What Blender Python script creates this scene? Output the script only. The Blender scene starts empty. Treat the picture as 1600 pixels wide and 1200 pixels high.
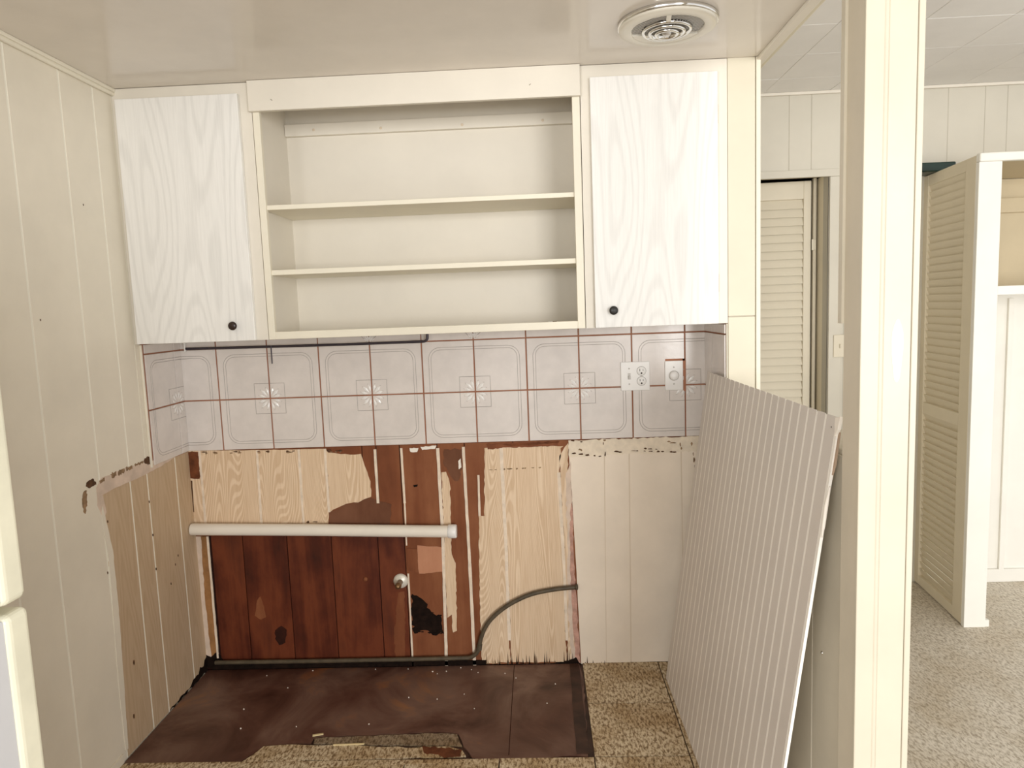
import bpy, bmesh, math, random
from mathutils import Vector, Matrix
random.seed(7)
PI = math.pi
SC = bpy.context.scene
COL = SC.collection

# ------------------------------------------------------------------ camera, world, lights, exposure
F = 1095.6157                       # focal length in pixels of a 1600 px wide frame
CAM = Vector((1.4094, -2.7166, 1.4412))
PT, YW, RL = .1077, -.0381, .0373   # pitch down, yaw, roll
fw = Vector((math.sin(YW)*math.cos(PT), math.cos(YW)*math.cos(PT), -math.sin(PT)))
rt0 = Vector((math.cos(YW), -math.sin(YW), 0)); dn0 = fw.cross(rt0)
rt = rt0*math.cos(RL) + dn0*math.sin(RL)
dn = -rt0*math.sin(RL) + dn0*math.cos(RL)
cd = bpy.data.cameras.new('camera'); cam = bpy.data.objects.new('camera', cd); COL.objects.link(cam)
cd.sensor_width = 36; cd.lens = F/1600*36; cd.clip_start = .05
m = Matrix(((rt.x, -dn.x, -fw.x, CAM.x), (rt.y, -dn.y, -fw.y, CAM.y), (rt.z, -dn.z, -fw.z, CAM.z), (0, 0, 0, 1)))
cam.matrix_world = m
SC.camera = cam

w = bpy.data.worlds.new('daylight'); SC.world = w; w.use_nodes = True
w.node_tree.nodes['Background'].inputs[0].default_value = (1.0, .995, .985, 1)
w.node_tree.nodes['Background'].inputs[1].default_value = .95
def area(name, loc, target, sx, sy, power, col):
    l = bpy.data.lights.new(name, 'AREA'); l.shape = 'RECTANGLE'; l.size = sx; l.size_y = sy
    l.energy = power; l.color = col
    o = bpy.data.objects.new(name, l); COL.objects.link(o); o.location = loc
    o.rotation_euler = (Vector(target)-Vector(loc)).to_track_quat('-Z', 'Y').to_euler()
    return o
area('unseen_rear_light', (-1.6, -8.0, 1.45), (1.4, 0, 1.25), 3.0, 2.2, 200, (1, .988, .97))  # unseen lamp at left rear, added to brighten the board and left-facing sides
area('unseen_rear_light', (4.2, -8.0, 1.45), (.6, 0, 1.35), 2.6, 2.2, 240, (1, .988, .97))
SC.view_settings.view_transform = 'Standard'; SC.view_settings.look = 'None'
SC.view_settings.gamma = 1; SC.view_settings.use_curve_mapping = False
SC.view_settings.exposure = 0.3

# ------------------------------------------------------------------ measuring helper: a point of the photo on a real plane
def at(u, v, axis, val):
    d = rt*((u-800)/F) + dn*((v-600)/F) + fw
    t = (val-CAM[axis])/d[axis]
    return CAM + d*t
def wallpt(u, v, y=0): p = at(u, v, 1, y); return (p.x, p.z)
def floorpt(u, v, z=0): p = at(u, v, 2, z); return (p.x, p.y)
def leftpt(u, v, x=0): p = at(u, v, 0, x); return (p.y, p.z)

# ------------------------------------------------------------------ materials
def lin(c):
    return tuple((x/255/12.92 if x/255 <= .04045 else ((x/255+.055)/1.055)**2.4) for x in c) + (1,)
class NT:
    def __init__(s, name):
        s.m = bpy.data.materials.new(name); s.m.use_nodes = True
        s.t = s.m.node_tree; s.b = s.t.nodes['Principled BSDF']; s.l = s.t.links.new
        s.tc = s.t.nodes.new('ShaderNodeTexCoord')
    def n(s, typ, **kw):
        x = s.t.nodes.new(typ)
        for k, v in kw.items():
            if k in x.inputs: x.inputs[k].default_value = v
            else: setattr(x, k, v)
        return x
    def mp(s, scale=(1, 1, 1), rot=(0, 0, 0), src='Object'):
        x = s.n('ShaderNodeMapping'); s.l(s.tc.outputs[src], x.inputs[0]); x.inputs['Scale'].default_value = scale
        x.inputs['Rotation'].default_value = rot
        return x.outputs[0]
    def noise(s, vec, scale=5, detail=4, rough=.5, dist=0):
        x = s.n('ShaderNodeTexNoise', Scale=scale, Detail=detail, Roughness=rough, Distortion=dist); s.l(vec, x.inputs['Vector'])
        return x.outputs['Fac']
    def ramp(s, fac, stops, interp='LINEAR'):
        x = s.n('ShaderNodeValToRGB'); x.color_ramp.interpolation = interp
        e = x.color_ramp.elements
        while len(e) < len(stops): e.new(.5)
        for el, (p, c) in zip(e, stops): el.position = p; el.color = c
        s.l(fac, x.inputs[0]); return x.outputs[0]
    def mix(s, fac, a, b, mode='MIX'):
        x = s.n('ShaderNodeMix', data_type='RGBA', blend_type=mode)
        for sock, v in ((x.inputs[0], fac), (x.inputs[6], a), (x.inputs[7], b)):
            if hasattr(v, 'is_linked') or hasattr(v, 'links'): s.l(v, sock)
            else: sock.default_value = v
        return x.outputs[2]
    def bump(s, h, strength=.3, dist=.002):
        x = s.n('ShaderNodeBump', Strength=strength, Distance=dist); s.l(h, x.inputs['Height']); s.l(x.outputs[0], s.b.inputs['Normal'])
    def col(s, c):
        if isinstance(c, tuple): s.b.inputs['Base Color'].default_value = c
        else: s.l(c, s.b.inputs['Base Color'])
        return s
    def done(s, rough=.5, spec=.5, metal=0):
        s.b.inputs['Roughness'].default_value = rough; s.b.inputs['Specular IOR Level'].default_value = spec
        s.b.inputs['Metallic'].default_value = metal; return s.m

def paint(name, c, rough=.5, spec=.4, var=.05, bump=.15, scale=3):
    s = NT(name); n = s.noise(s.mp(), scale, 5, .6)
    d = tuple(x*(1-var) for x in c)
    s.col(s.ramp(n, [(.35, lin(d)), (.65, lin(c))]))
    s.bump(s.noise(s.mp(), 90, 3), bump, .001)
    return s.done(rough, spec)
def plain(name, c, rough=.5, spec=.5, metal=0):
    return NT(name).col(lin(c)).done(rough, spec, metal)
def grain(name, light, dark, bands=7, xs=5, zs=.7, rough=.45, fine=.35, axis='X', bump=.1, sharp=(.25, .75), wob=.25):
    """flat-sawn wood print: contour lines of a stretched low noise make the nested arches"""
    s = NT(name)
    lo = s.noise(s.mp((xs, xs, zs)), 1.0, 1.0, .4)
    hi = s.noise(s.mp((14, 14, 5)), 1.0, 3, .6)
    a = s.n('ShaderNodeMath', operation='MULTIPLY_ADD'); s.l(hi, a.inputs[0]); a.inputs[1].default_value = wob/bands; s.l(lo, a.inputs[2])
    mu = s.n('ShaderNodeMath', operation='MULTIPLY'); s.l(a.outputs[0], mu.inputs[0]); mu.inputs[1].default_value = bands*6.2832*2
    sn = s.n('ShaderNodeMath', operation='SINE'); s.l(mu.outputs[0], sn.inputs[0])
    hf = s.n('ShaderNodeMath', operation='MULTIPLY_ADD'); s.l(sn.outputs[0], hf.inputs[0]); hf.inputs[1].default_value = .5; hf.inputs[2].default_value = .5
    c1 = s.ramp(hf.outputs[0], [(sharp[0], lin(dark)), (sharp[1], lin(light))])
    f = s.noise(s.mp((1, 1, .045)), 170, 3, .6)
    g = s.ramp(f, [(.35, lin(dark)), (.6, lin(light))])
    s.col(s.mix(fine, c1, g))
    s.bump(hf.outputs[0], bump, .0008)
    return s.done(rough, .4)

M = {}
M['cream'] = paint('cream_paint', (231, 224, 210), .42, .45, .03)
M['cream_edge'] = paint('cream_edge_paint', (238, 231, 212), .45, .4, .03)
M['ivory'] = paint('ivory_panel_paint', (226, 218, 196), .5, .4, .03)
M['white'] = paint('white_paint', (236, 233, 224), .42, .45, .03)
M['left_wall'] = paint('wall_paint', (236, 228, 210), .42, .4, .04)
M['groove'] = paint('groove_paint', (243, 239, 224), .5, .4, .02)
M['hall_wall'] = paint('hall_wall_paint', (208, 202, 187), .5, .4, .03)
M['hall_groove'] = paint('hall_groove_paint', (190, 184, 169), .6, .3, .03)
M['hall_ceiling'] = paint('ceiling_tile_paint', (244, 242, 239), .6, .3, .03)
M['ceiling'] = paint('glossy_ceiling_paint', (232, 224, 213), .16, .5, .05, .06, 2)
M['post'] = paint('post_paint', (212, 203, 183), .4, .45, .04, .2)
M['post_side'] = paint('partition_paint', (216, 206, 186), .5, .4, .05)
M['louver'] = paint('louver_paint', (226, 215, 190), .5, .4, .03)
M['louver_door'] = paint('louver_door_paint', (220, 211, 190), .5, .4, .03)
M['dark'] = plain('closet_shade', (40, 34, 28), .9, .1)  # dark colour stands for the shade inside the closet
M['door'] = grain('white_grain_laminate', (240, 238, 233), (226, 224, 219), 15, 5.0, .55, .4, .4, 'X', .03, (.0, .45))
M['knob'] = plain('dark_knob', (48, 32, 26), .3, .5)
M['knob_black'] = plain('black_knob', (38, 36, 34), .4, .5)
M['plate'] = plain('white_plastic', (240, 238, 234), .35, .5)
M['plate_grey'] = plain('grey_plastic', (200, 196, 190), .4, .5)  # grey plastic for toggle, screws, knob ring and gasket
M['slot'] = plain('dark_slot', (70, 62, 56), .6, .3)
M['grout'] = paint('terracotta_grout', (172, 120, 94), .85, .2, .12)
M['pvc'] = paint('white_pipe_plastic', (238, 230, 216), .3, .5, .03)
M['chrome'] = plain('chrome', (220, 218, 214), .12, .5, 1)
M['satin_metal'] = paint('aluminium_metal', (226, 220, 206), .38, .5, .04); M['satin_metal'].node_tree.nodes['Principled BSDF'].inputs['Metallic'].default_value = .2
M['mesh_metal'] = plain('grille_metal', (214, 211, 208), .35, .5, .7)
M['grille_dark'] = plain('grille_shadow', (84, 76, 72), .6, .3)
M['brass'] = plain('old_brass', (150, 118, 84), .4, .5, .8)
M['steel_dark'] = plain('dark_steel', (72, 66, 72), .4, .5, .6)
M['tube'] = paint('tarnished_tube', (92, 80, 62), .5, .4, .2, .3, 30)
M['board'] = paint('beadboard_face', (216, 208, 199), .45, .4, .03)
M['board_line'] = paint('beadboard_line', (246, 241, 231), .45, .4, .02)
M['board_raw'] = paint('torn_board_edge', (190, 164, 140), .9, .1, .2)
M['fridge'] = paint('fridge_front', (214, 214, 216), .3, .5, .03)
M['fridge_trim'] = paint('fridge_trim', (244, 240, 216), .35, .5, .06, .1, 8)
M['pink'] = paint('pink_plaster', (226, 205, 186), .8, .2, .1, .3, 14)
M['cream_panel'] = paint('old_cream_paint', (242, 228, 209), .55, .35, .04, .15, 4)
M['panel_back'] = plain('panel_groove', (222, 206, 184), .7, .2)
M['pale_band'] = paint('ragged_filler', (241, 227, 205), .8, .2, .07, .3, 30)
M['red_edge'] = paint('reddish_edge', (212, 166, 148), .8, .2, .2, .3, 30)
M['residue'] = paint('brown_glue', (164, 134, 102), .8, .2, .25, .4, 40)
M['dark_residue'] = paint('dark_glue', (104, 74, 52), .8, .2, .3, .4, 40)
M['mold'] = paint('black_mold', (36, 24, 18), .9, .1, .4, .4, 40)
M['rust_stain'] = paint('rust_stain', (124, 72, 44), .8, .2, .3, .4, 20)
M['ochre'] = paint('ochre_scraped_wood', (172, 124, 78), .7, .2, .22, .3, 12)
M['flake'] = plain('white_flake', (238, 230, 218), .7, .3)
M['strip'] = paint('old_groove_paint', (240, 222, 200), .6, .3, .1, .2, 20)
M['mold_soft'] = paint('dark_wood_stain', (56, 24, 13), .8, .2, .3, .3, 20)
M['splinter'] = plain('pale_splinter', (226, 206, 158), .6, .3)
M['green'] = paint('dark_green', (20, 50, 42), .3, .5, .3, .1, 10)
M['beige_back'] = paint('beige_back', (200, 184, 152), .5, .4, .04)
M['tan'] = grain('tan_grain_laminate', (232, 208, 178), (208, 178, 144), 38, 6.0, .6, .5, .35, 'X', .1, (.45, .9), .5)
M['tan_side'] = grain('tan_worn_laminate', (200, 176, 146), (188, 162, 130), 12, 7, .7, .55, .5, 'Y', .08, (.15, .8), .6)
def wood(name, stops, scale=9, zs=.07, rough=.55, spec=.3):
    s = NT(name)
    f = s.noise(s.mp((1, 1, zs)), scale, 7, .62, .6); g = s.noise(s.mp((1, 1, .6)), 5, 5, .6)
    a = s.n('ShaderNodeMath', operation='MULTIPLY_ADD'); s.l(g, a.inputs[0]); a.inputs[1].default_value = .55
    h = s.n('ShaderNodeMath', operation='MULTIPLY'); s.l(f, h.inputs[0]); h.inputs[1].default_value = .55
    s.l(h.outputs[0], a.inputs[2])
    s.col(s.ramp(a.outputs[0], stops)); s.bump(f, .25, .001)
    return s.done(rough, spec)
M['mahogany'] = wood('dark_mahogany', [(.36, lin((34, 13, 6))), (.5, lin((80, 32, 14))), (.6, lin((108, 52, 27))), (.72, lin((80, 37, 20)))], 10)
M['brown_ply'] = wood('brown_plywood', [(.36, lin((92, 50, 28))), (.52, lin((122, 70, 42))), (.7, lin((144, 92, 60)))], 8, .1, .65, .25)
M['ply_dark'] = wood('stained_plywood', [(.36, lin((72, 42, 27))), (.52, lin((104, 66, 46))), (.7, lin((122, 82, 60)))], 8, .3, .7, .2)
M['patch_wood'] = wood('pinkish_bare_wood', [(.35, lin((168, 110, 80))), (.65, lin((196, 142, 110)))], 8, .1, .65, .25)
M['seam'] = plain('dark_seam', (44, 18, 10), .8, .2)
def floor_tile_mat(name, light, mid, dark, dirt_c=(210, 192, 164)):
    s = NT(name)
    v = s.mp((1, .42, 1), (0, 0, .35), 'Object')
    a = s.noise(v, 120, 4, .7, .3); b = s.noise(s.mp(), 4, 4, .6)
    c = s.ramp(a, [(.38, lin(dark)), (.48, lin(mid)), (.56, lin(light))])
    dirt = s.ramp(b, [(.38, lin(dirt_c)), (.58, (1, 1, 1, 1))])
    s.col(s.mix(.85, c, dirt, 'MULTIPLY'))
    s.bump(a, .12, .001)
    return s.done(.5, .4)
M['vinyl'] = floor_tile_mat('speckled_tan_vinyl', (224, 209, 180), (186, 164, 130), (118, 94, 66))
M['vinyl_old'] = floor_tile_mat('worn_grey_vinyl', (160, 144, 120), (132, 114, 92), (92, 76, 58))
M['hall_floor'] = floor_tile_mat('speckled_grey_carpet', (214, 205, 190), (194, 184, 167), (158, 146, 128), dirt_c=(236, 230, 220))
def patch_mat():
    s = NT('dark_adhesive')
    a = s.noise(s.mp(), 3.2, 7, .62, .8); b = s.noise(s.mp(), 1.3, 3, .5); c = s.noise(s.mp(), 60, 4, .7)
    base = s.ramp(a, [(.32, lin((66, 40, 31))), (.46, lin((100, 70, 58))), (.6, lin((124, 97, 84))), (.72, lin((160, 112, 74)))])
    side = s.ramp(b, [(.4, lin((190, 150, 136))), (.6, (1, 1, 1, 1))])
    col = s.mix(.9, base, side, 'MULTIPLY')
    sp = s.ramp(c, [(.66, (0, 0, 0, 1)), (.74, (1, 1, 1, 1))])
    s.col(s.mix(s.mix(.22, (0, 0, 0, 1), sp), col, lin((150, 130, 112)))); s.bump(a, .3, .002)
    return s.done(.42, .45)
M['adhesive'] = patch_mat()
M['adhesive_strip'] = paint('dark_adhesive_strip', (72, 48, 38), .5, .3, .35, .3, 14)
def tile_mat(name, c, var):
    s = NT(name)
    oi = s.n('ShaderNodeObjectInfo'); ad = s.n('ShaderNodeVectorMath', operation='ADD'); s.l(s.tc.outputs['Object'], ad.inputs[0])
    cx = s.n('ShaderNodeCombineXYZ'); mu = s.n('ShaderNodeMath', operation='MULTIPLY'); s.l(oi.outputs['Random'], mu.inputs[0]); mu.inputs[1].default_value = 9
    s.l(mu.outputs[0], cx.inputs[0]); s.l(cx.outputs[0], ad.inputs[1])
    a = s.noise(ad.outputs[0], 9, 5, .6); b = s.noise(ad.outputs[0], 38, 4, .6)
    s.col(s.ramp(a, [(.35, lin(tuple(x*(1-var) for x in c))), (.65, lin(c))])); s.bump(b, .22, .002)
    return s.done(.22, .5)
M['tile'] = tile_mat('grey_glazed_tile', (224, 216, 209), .05)
M['tile_line'] = plain('tile_ridge_glaze_shade', (176, 168, 162), .25, .5)  # darker ridge glaze, also standing in for faint relief shading
M['tile_petal'] = plain('tile_petal_glaze', (238, 235, 231), .2, .5)

# ------------------------------------------------------------------ mesh helpers
class MB:
    def __init__(s): s.v = []; s.f = []; s.mi = []; s.sm = []
    def add(s, vs, fs, mi=0, smooth=False):
        o = len(s.v); s.v += [tuple(v) for v in vs]
        for f in fs: s.f.append(tuple(i+o for i in f)); s.mi.append(mi); s.sm.append(smooth)
        return s
    def bm(s, b, mi=0, smooth=False):
        b.verts.index_update(); s.add([v.co[:] for v in b.verts], [[v.index for v in f.verts] for f in b.faces], mi, smooth); b.free(); return s
    def box(s, x0, x1, y0, y1, z0, z1, bev=0, mi=0, seg=2):
        x0, x1 = min(x0, x1), max(x0, x1); y0, y1 = min(y0, y1), max(y0, y1); z0, z1 = min(z0, z1), max(z0, z1)
        vs = [(x, y, z) for x in (x0, x1) for y in (y0, y1) for z in (z0, z1)]
        fs = [(0, 1, 3, 2), (4, 6, 7, 5), (0, 4, 5, 1), (2, 3, 7, 6), (0, 2, 6, 4), (1, 5, 7, 3)]
        if not bev: return s.add(vs, fs, mi)
        b = bmesh.new(); bv = [b.verts.new(v) for v in vs]
        for f in fs: b.faces.new([bv[i] for i in f])
        bmesh.ops.bevel(b, geom=b.edges[:], offset=bev, segments=seg, affect='EDGES', profile=.5)
        return s.bm(b, mi)
    def prism(s, poly, axis, a, b, mi=0):
        """poly: 2-D points in the plane across axis (x: (y,z), y: (x,z), z: (x,y)); extruded from a to b"""
        ar = sum(poly[i][0]*poly[(i+1) % len(poly)][1]-poly[(i+1) % len(poly)][0]*poly[i][1] for i in range(len(poly)))
        if ar < 0: poly = poly[::-1]
        mk = {0: lambda p, t: (t, p[0], p[1]), 1: lambda p, t: (p[0], t, p[1]), 2: lambda p, t: (p[0], p[1], t)}[axis]
        n = len(poly); vs = [mk(p, a) for p in poly]+[mk(p, b) for p in poly]
        fs = [tuple(range(n))[::-1], tuple(range(n, 2*n))]+[(i, (i+1) % n, n+(i+1) % n, n+i) for i in range(n)]
        flip = (b < a) != (axis == 1)
        if flip: fs = [f[::-1] for f in fs]
        return s.add(vs, fs, mi)
    def tube(s, pts, r, n=12, mi=0, caps=True):
        pts = [Vector(p) for p in pts]; k = len(pts); rs = r if isinstance(r, (list, tuple)) else [r]*k
        vs = []; up = None
        for i, p in enumerate(pts):
            t = (pts[min(i+1, k-1)]-pts[max(i-1, 0)]).normalized()
            if up is None: up = Vector((0, 0, 1)) if abs(t.z) < .9 else Vector((0, 1, 0))
            a = t.cross(up).normalized(); up = a.cross(t).normalized()
            for j in range(n):
                q = 2*PI*j/n; vs.append(p+(a*math.cos(q)+up*math.sin(q))*rs[i])
        fs = [(i*n+j, i*n+(j+1) % n, (i+1)*n+(j+1) % n, (i+1)*n+j) for i in range(k-1) for j in range(n)]
        s.add(vs, fs, mi, True)
        if caps: s.add([vs[j] for j in range(n)], [tuple(range(n))[::-1]], mi); s.add(vs[-n:], [tuple(range(n))], mi)
        return s
    def lathe(s, prof, c, axis='z', n=40, mi=0, smooth=True):
        """prof: (radius, height) pairs turned about an axis through c"""
        c = Vector(c); vs = []
        for r, h in prof:
            for j in range(n):
                q = 2*PI*j/n; a, b = r*math.cos(q), r*math.sin(q)
                vs.append(c+{'z': Vector((a, b, h)), 'y': Vector((a, h, b)), 'x': Vector((h, a, b))}[axis])
        k = len(prof)
        fs = [(i*n+j, i*n+(j+1) % n, (i+1)*n+(j+1) % n, (i+1)*n+j) for i in range(k-1) for j in range(n)]
        return s.add(vs, fs, mi, smooth)
    def mesh(s, name, mats, fix=True):
        me = bpy.data.meshes.new(name); me.from_pydata(s.v, [], s.f)
        for mt in (mats if isinstance(mats, (list, tuple)) else [mats]): me.materials.append(mt)
        me.polygons.foreach_set('material_index', s.mi); me.polygons.foreach_set('use_smooth', s.sm)
        if fix:
            b = bmesh.new(); b.from_mesh(me); bmesh.ops.recalc_face_normals(b, faces=b.faces[:]); b.to_mesh(me); b.free()
        me.update(); return me
def wloc(o):
    v = Vector(o.location)
    while o.parent: o = o.parent; v += o.location
    return v
def build(name, mb, mats, parent=None, **props):
    """link the builder's shape (world coordinates) as ONE object"""
    if parent is not None:
        q = wloc(parent); mb.v = [tuple(Vector(v)-q) for v in mb.v]
    o = bpy.data.objects.new(name, mb.mesh(name, mats)); COL.objects.link(o)
    if parent is not None: o.parent = parent
    for k, v in props.items(): o[k] = v
    return o
def at_origin(name, mb, mats, loc, parent=None, **props):
    """same, but with its own origin at loc (world)"""
    l = Vector(loc); mb.v = [tuple(Vector(v)-l) for v in mb.v]
    o = bpy.data.objects.new(name, mb.mesh(name, mats)); COL.objects.link(o)
    o.parent = parent; o.location = l-(wloc(parent) if parent else Vector())
    for k, v in props.items(): o[k] = v
    return o
def thing(name, label, cat, loc=(0, 0, 0), group=None):
    o = bpy.data.objects.new(name, None); COL.objects.link(o); o.location = loc; o.empty_display_size = .05
    o['label'] = label; o['category'] = cat
    if group: o['group'] = group
    return o
def struct(name, mb, mats): return build(name, mb, mats, None, kind='structure')
def rag(poly, amp=.004, step=.02, seed=1, keep=()):
    """make the edges of an outline torn; edges whose index is in keep stay straight"""
    r = random.Random(seed); out = []
    for i in range(len(poly)):
        a, b = poly[i], poly[(i+1) % len(poly)]; out.append(a)
        if i in keep: continue
        L = math.dist(a, b); n = int(L/step)
        nx, ny = (-(b[1]-a[1])/max(L, 1e-6), (b[0]-a[0])/max(L, 1e-6))
        for k in range(1, n):
            t = k/n+r.uniform(-.3, .3)/n; j = r.uniform(-amp, amp)
            out.append((a[0]+(b[0]-a[0])*t+nx*j, a[1]+(b[1]-a[1])*t+ny*j))
    return out
def wp(pts): return [wallpt(u, v) for u, v in pts]

# ================================================================== STRUCTURE
W = 2.055                 # right end of the back wall
CZ = 2.2258               # kitchen ceiling
HZ = 2.41                 # hall ceiling
FY = .75                  # hall far wall
P = .2032; X0 = .1459; Z1 = 1.1223   # wall-tile grid

# ---- floor
fl = struct('floor', MB().box(-.05, 2.165, -3.6, .02, -.06, -.006), M['adhesive_strip'])
def vt(x0, x1, y0, y1, mat='vinyl', dz=0):
    g = .0019
    b = MB().box(x0+g, x1-g, y0+g, y1-g, -.006, dz, .0008, seg=1)
    at_origin('floor_tile', b, M[mat], ((x0+x1)/2, (y0+y1)/2, 0), fl)
T = .3048; gx, gy = 1.5485, .0098
for i in range(-6, 3):
    for j in range(-10, 1):
        x0, y0 = gx+i*T, gy+(j-1)*T
        x1, y1 = x0+T, y0+T
        x0, x1 = max(x0, 0), min(x1, 2.05); y1 = min(y1, -.001)
        if x1-x0 < .02 or y1-y0 < .02: continue
        if x0 < 1.5 and y0 > -.61: continue       # torn out: the stained sheet shows
        vt(x0, x1, y0, y1, dz=random.uniform(-.0006, .0002))
zf = -.0045
pp = [floorpt(*q) for q in ((322, 1043), (560, 1041), (755, 1041), (905, 1038), (912, 1060), (919, 1182), (890, 1180), (862, 1183), (820, 1184), (772, 1189), (738, 1184), (724, 1166), (716, 1146), (690, 1143), (600, 1146), (560, 1149), (508, 1150), (490, 1153), (486, 1160), (440, 1163), (412, 1165), (392, 1180), (372, 1191), (330, 1191), (260, 1196), (202, 1196))]
pp[0] = (.004, -.006); pp[-1] = (.004, pp[-1][1]); pp[1] = (pp[1][0], -.006); pp[2] = (pp[2][0], -.006); pp[3] = (pp[3][0], -.006)
sheet = build('stained_sheet', MB().prism(rag(pp, .004, .03, 3, (0, 1, 2, 3, 25)), 2, -.006, -.0008), M['adhesive'], fl, label='dark brown adhesive stained underlay left where floor tiles came off')
xs = 1.5005
build('sheet_edge_strip', MB().prism(rag([(1.497, -.012), (1.535, -.012), (1.533, -.585), (1.493, -.585)], .0015, .04, 5), 2, -.001, .0006), M['adhesive_strip'], sheet, label='darker strip along right edge of the sheet')
build('sheet_seam', MB().box(1.2715, 1.274, -.585, -.01, -.001, -.0003), M['seam'], sheet)
# the remnants of old tile along the torn front edge
fr = [floorpt(*q) for q in ((412, 1166), (440, 1164), (560, 1164), (580, 1166), (650, 1168), (700, 1166), (722, 1172), (728, 1181), (560, 1186), (378, 1190), (394, 1180))]
build('tile_fragment', MB().prism(rag(fr, .004, .03, 8), 2, -.006, .0), M['vinyl'], fl)
fr = [floorpt(*q) for q in ((492, 1153), (560, 1150), (690, 1145), (714, 1147), (722, 1165), (650, 1164), (560, 1163), (490, 1161))]
build('tile_fragment', MB().prism(rag(fr, .003, .02, 9), 2, -.006, -.0006), M['vinyl_old'], fl, label='worn grey brown strip of old flooring')
fr = [floorpt(*q) for q in ((660, 1166), (690, 1168), (722, 1172), (720, 1182), (690, 1182), (662, 1176))]
build('glue_stain', MB().prism(rag(fr, .006, .012, 10), 2, -.001, .0005), M['rust_stain'], fl)
fr = [floorpt(*q) for q in ((200, 1196), (372, 1193), (560, 1188), (730, 1186), (740, 1190), (560, 1196), (400, 1203), (190, 1204))]
build('tile_fragment', MB().prism(rag(fr, .002, .03, 11), 2, -.006, .0004), M['vinyl'], fl)
# the other room's floor: laid in one piece
struct('floor.001', MB().box(2.165, 5.2, -3.6, 1.6, -.06, 0), M['hall_floor'])

# ---- left wall: grooved panelling, bare wood where the base cabinet stood, tiles above
wl = struct('wall_left', MB().box(-.08, -.0012, -2.8, .0, -.06, CZ), M['groove'])
GL = [0, -.108, -.305, -.41, -.573, -.795, -.955, -1.06, -1.26, -1.46, -1.62, -1.72, -1.93, -2.13, -2.34, -2.55, -2.8]
lo_z = .9505
for k in range(len(GL)-1):
    a, b = GL[k], GL[k+1]; h = .0030
    if a > -.57:      # bare below the old counter, painted above
        at_origin('bare_panel', MB().box(-.004, .0, a-(h if k else 0), b+.0042, 0, lo_z-.012-.02*(a < -.09)), M['tan_side'], (0, a, 0), wl, label='bare tan wood grain panel where paint stops') if k == 0 else at_origin('bare_panel', MB().box(-.004, .0, a-.0042, b+.0042, 0, lo_z-.012), M['tan_side'], (0, a, 0), wl)
        if k >= 2: build('panel', MB().box(-.004, .0, a-h, b+h, lo_z-.012, CZ, .0012, seg=1), M['left_wall'], wl)
    else:
        build('panel', MB().box(-.004, .0, a-h, b+h, 0, CZ, .0012, seg=1), M['left_wall'], wl)
build('panel', MB().box(-.004, .0, -.305, 0, lo_z, CZ), M['left_wall'], wl)
def lp(pts): return [leftpt(u, v) for u, v in pts]
# paint lip, filler band and glue marks along the old counter line
q = lp([(150, 762), (158, 747), (200, 730), (232, 722), (268, 708), (279, 703), (279, 709), (262, 722), (228, 741), (206, 751), (180, 762), (160, 773), (166, 800), (162, 812), (152, 790)])
build('filler_band', MB().prism(rag(q, .002, .02, 12), 0, -.001, .0012), M['pink'], wl, label='pinkish filler band at the old counter line')
for k, pts in enumerate(([(135, 754), (146, 748), (150, 757), (140, 763), (134, 760)], [(155, 752), (163, 746), (163, 752), (156, 756)], [(172, 741), (181, 736), (182, 743), (174, 747)], [(196, 731), (206, 727), (207, 733), (197, 736)], [(184, 737), (194, 732), (194, 738), (184, 743)], [(210, 726), (224, 720), (224, 723), (211, 729)], [(226, 716), (234, 712), (236, 724), (231, 727), (225, 722)], [(131, 768), (135, 766), (136, 784), (133, 803), (130, 800), (128, 780)])):
    build('glue_mark', MB().prism(rag(lp(pts), .0035, .006, 20+k), 0, -.001, .0013), M['residue' if k not in (6, 0) else 'dark_residue'], wl)
# worn edge of the paint at the left of the bare panel, running down to the floor
q = lp([(160, 790), (176, 860), (184, 940), (190, 1020), (196, 1110), (200, 1170), (196, 1172), (186, 1080), (178, 980), (170, 880), (158, 800)])
build('paint_edge', MB().prism(rag(q, .0015, .02, 31), 0, -.001, .0014), M['left_wall'], wl)
for k, (u, v) in enumerate(((168, 815), (168, 895), (233, 784), (239, 836), (244, 889), (278, 868), (274, 882), (267, 912), (209, 1035), (209, 1119), (130, 320), (63, 500))):
    y, z = leftpt(u, v); r = .004 if k < 8 else (.007 if k < 10 else .0028)
    build('nail_mark', MB().prism([(y+r*math.cos(t)*.6, z+r*1.3*math.sin(t)) for t in (0, .9, 2.1, 3.1, 4.2, 5.2)], 0, -.001, .0012), M['dark_residue'], wl)
q = [(-.002, .0), (-.004, .055), (-.02, .05), (-.03, .03), (-.06, .042), (-.075, .02), (-.12, .022), (-.14, .008), (-.3, .004), (-.3, 0)]
build('mold_stain', MB().prism(rag(q, .005, .015, 33), 0, -.001, .0014), M['mold'], wl)
build('baseboard_strip', MB().box(0, .006, -1.6, -.60, 0, .03, .001, seg=1), M['left_wall'], wl)

# ---- back wall: substrate planks, torn laminate, painted panel, tiles
ZB = Z1-P                 # bottom of the tiles
wb = struct('wall_back', MB().box(-.08, W+.1, .006, .06, -.06, HZ), M['seam'])
build('grout_bed', MB().box(0, W, .0, .006, ZB+.001, 1.40), M['grout'], wb)
build('upper_wall', MB().box(0, W, .0, .006, 1.40, CZ), M['cream'], wb)
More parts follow.
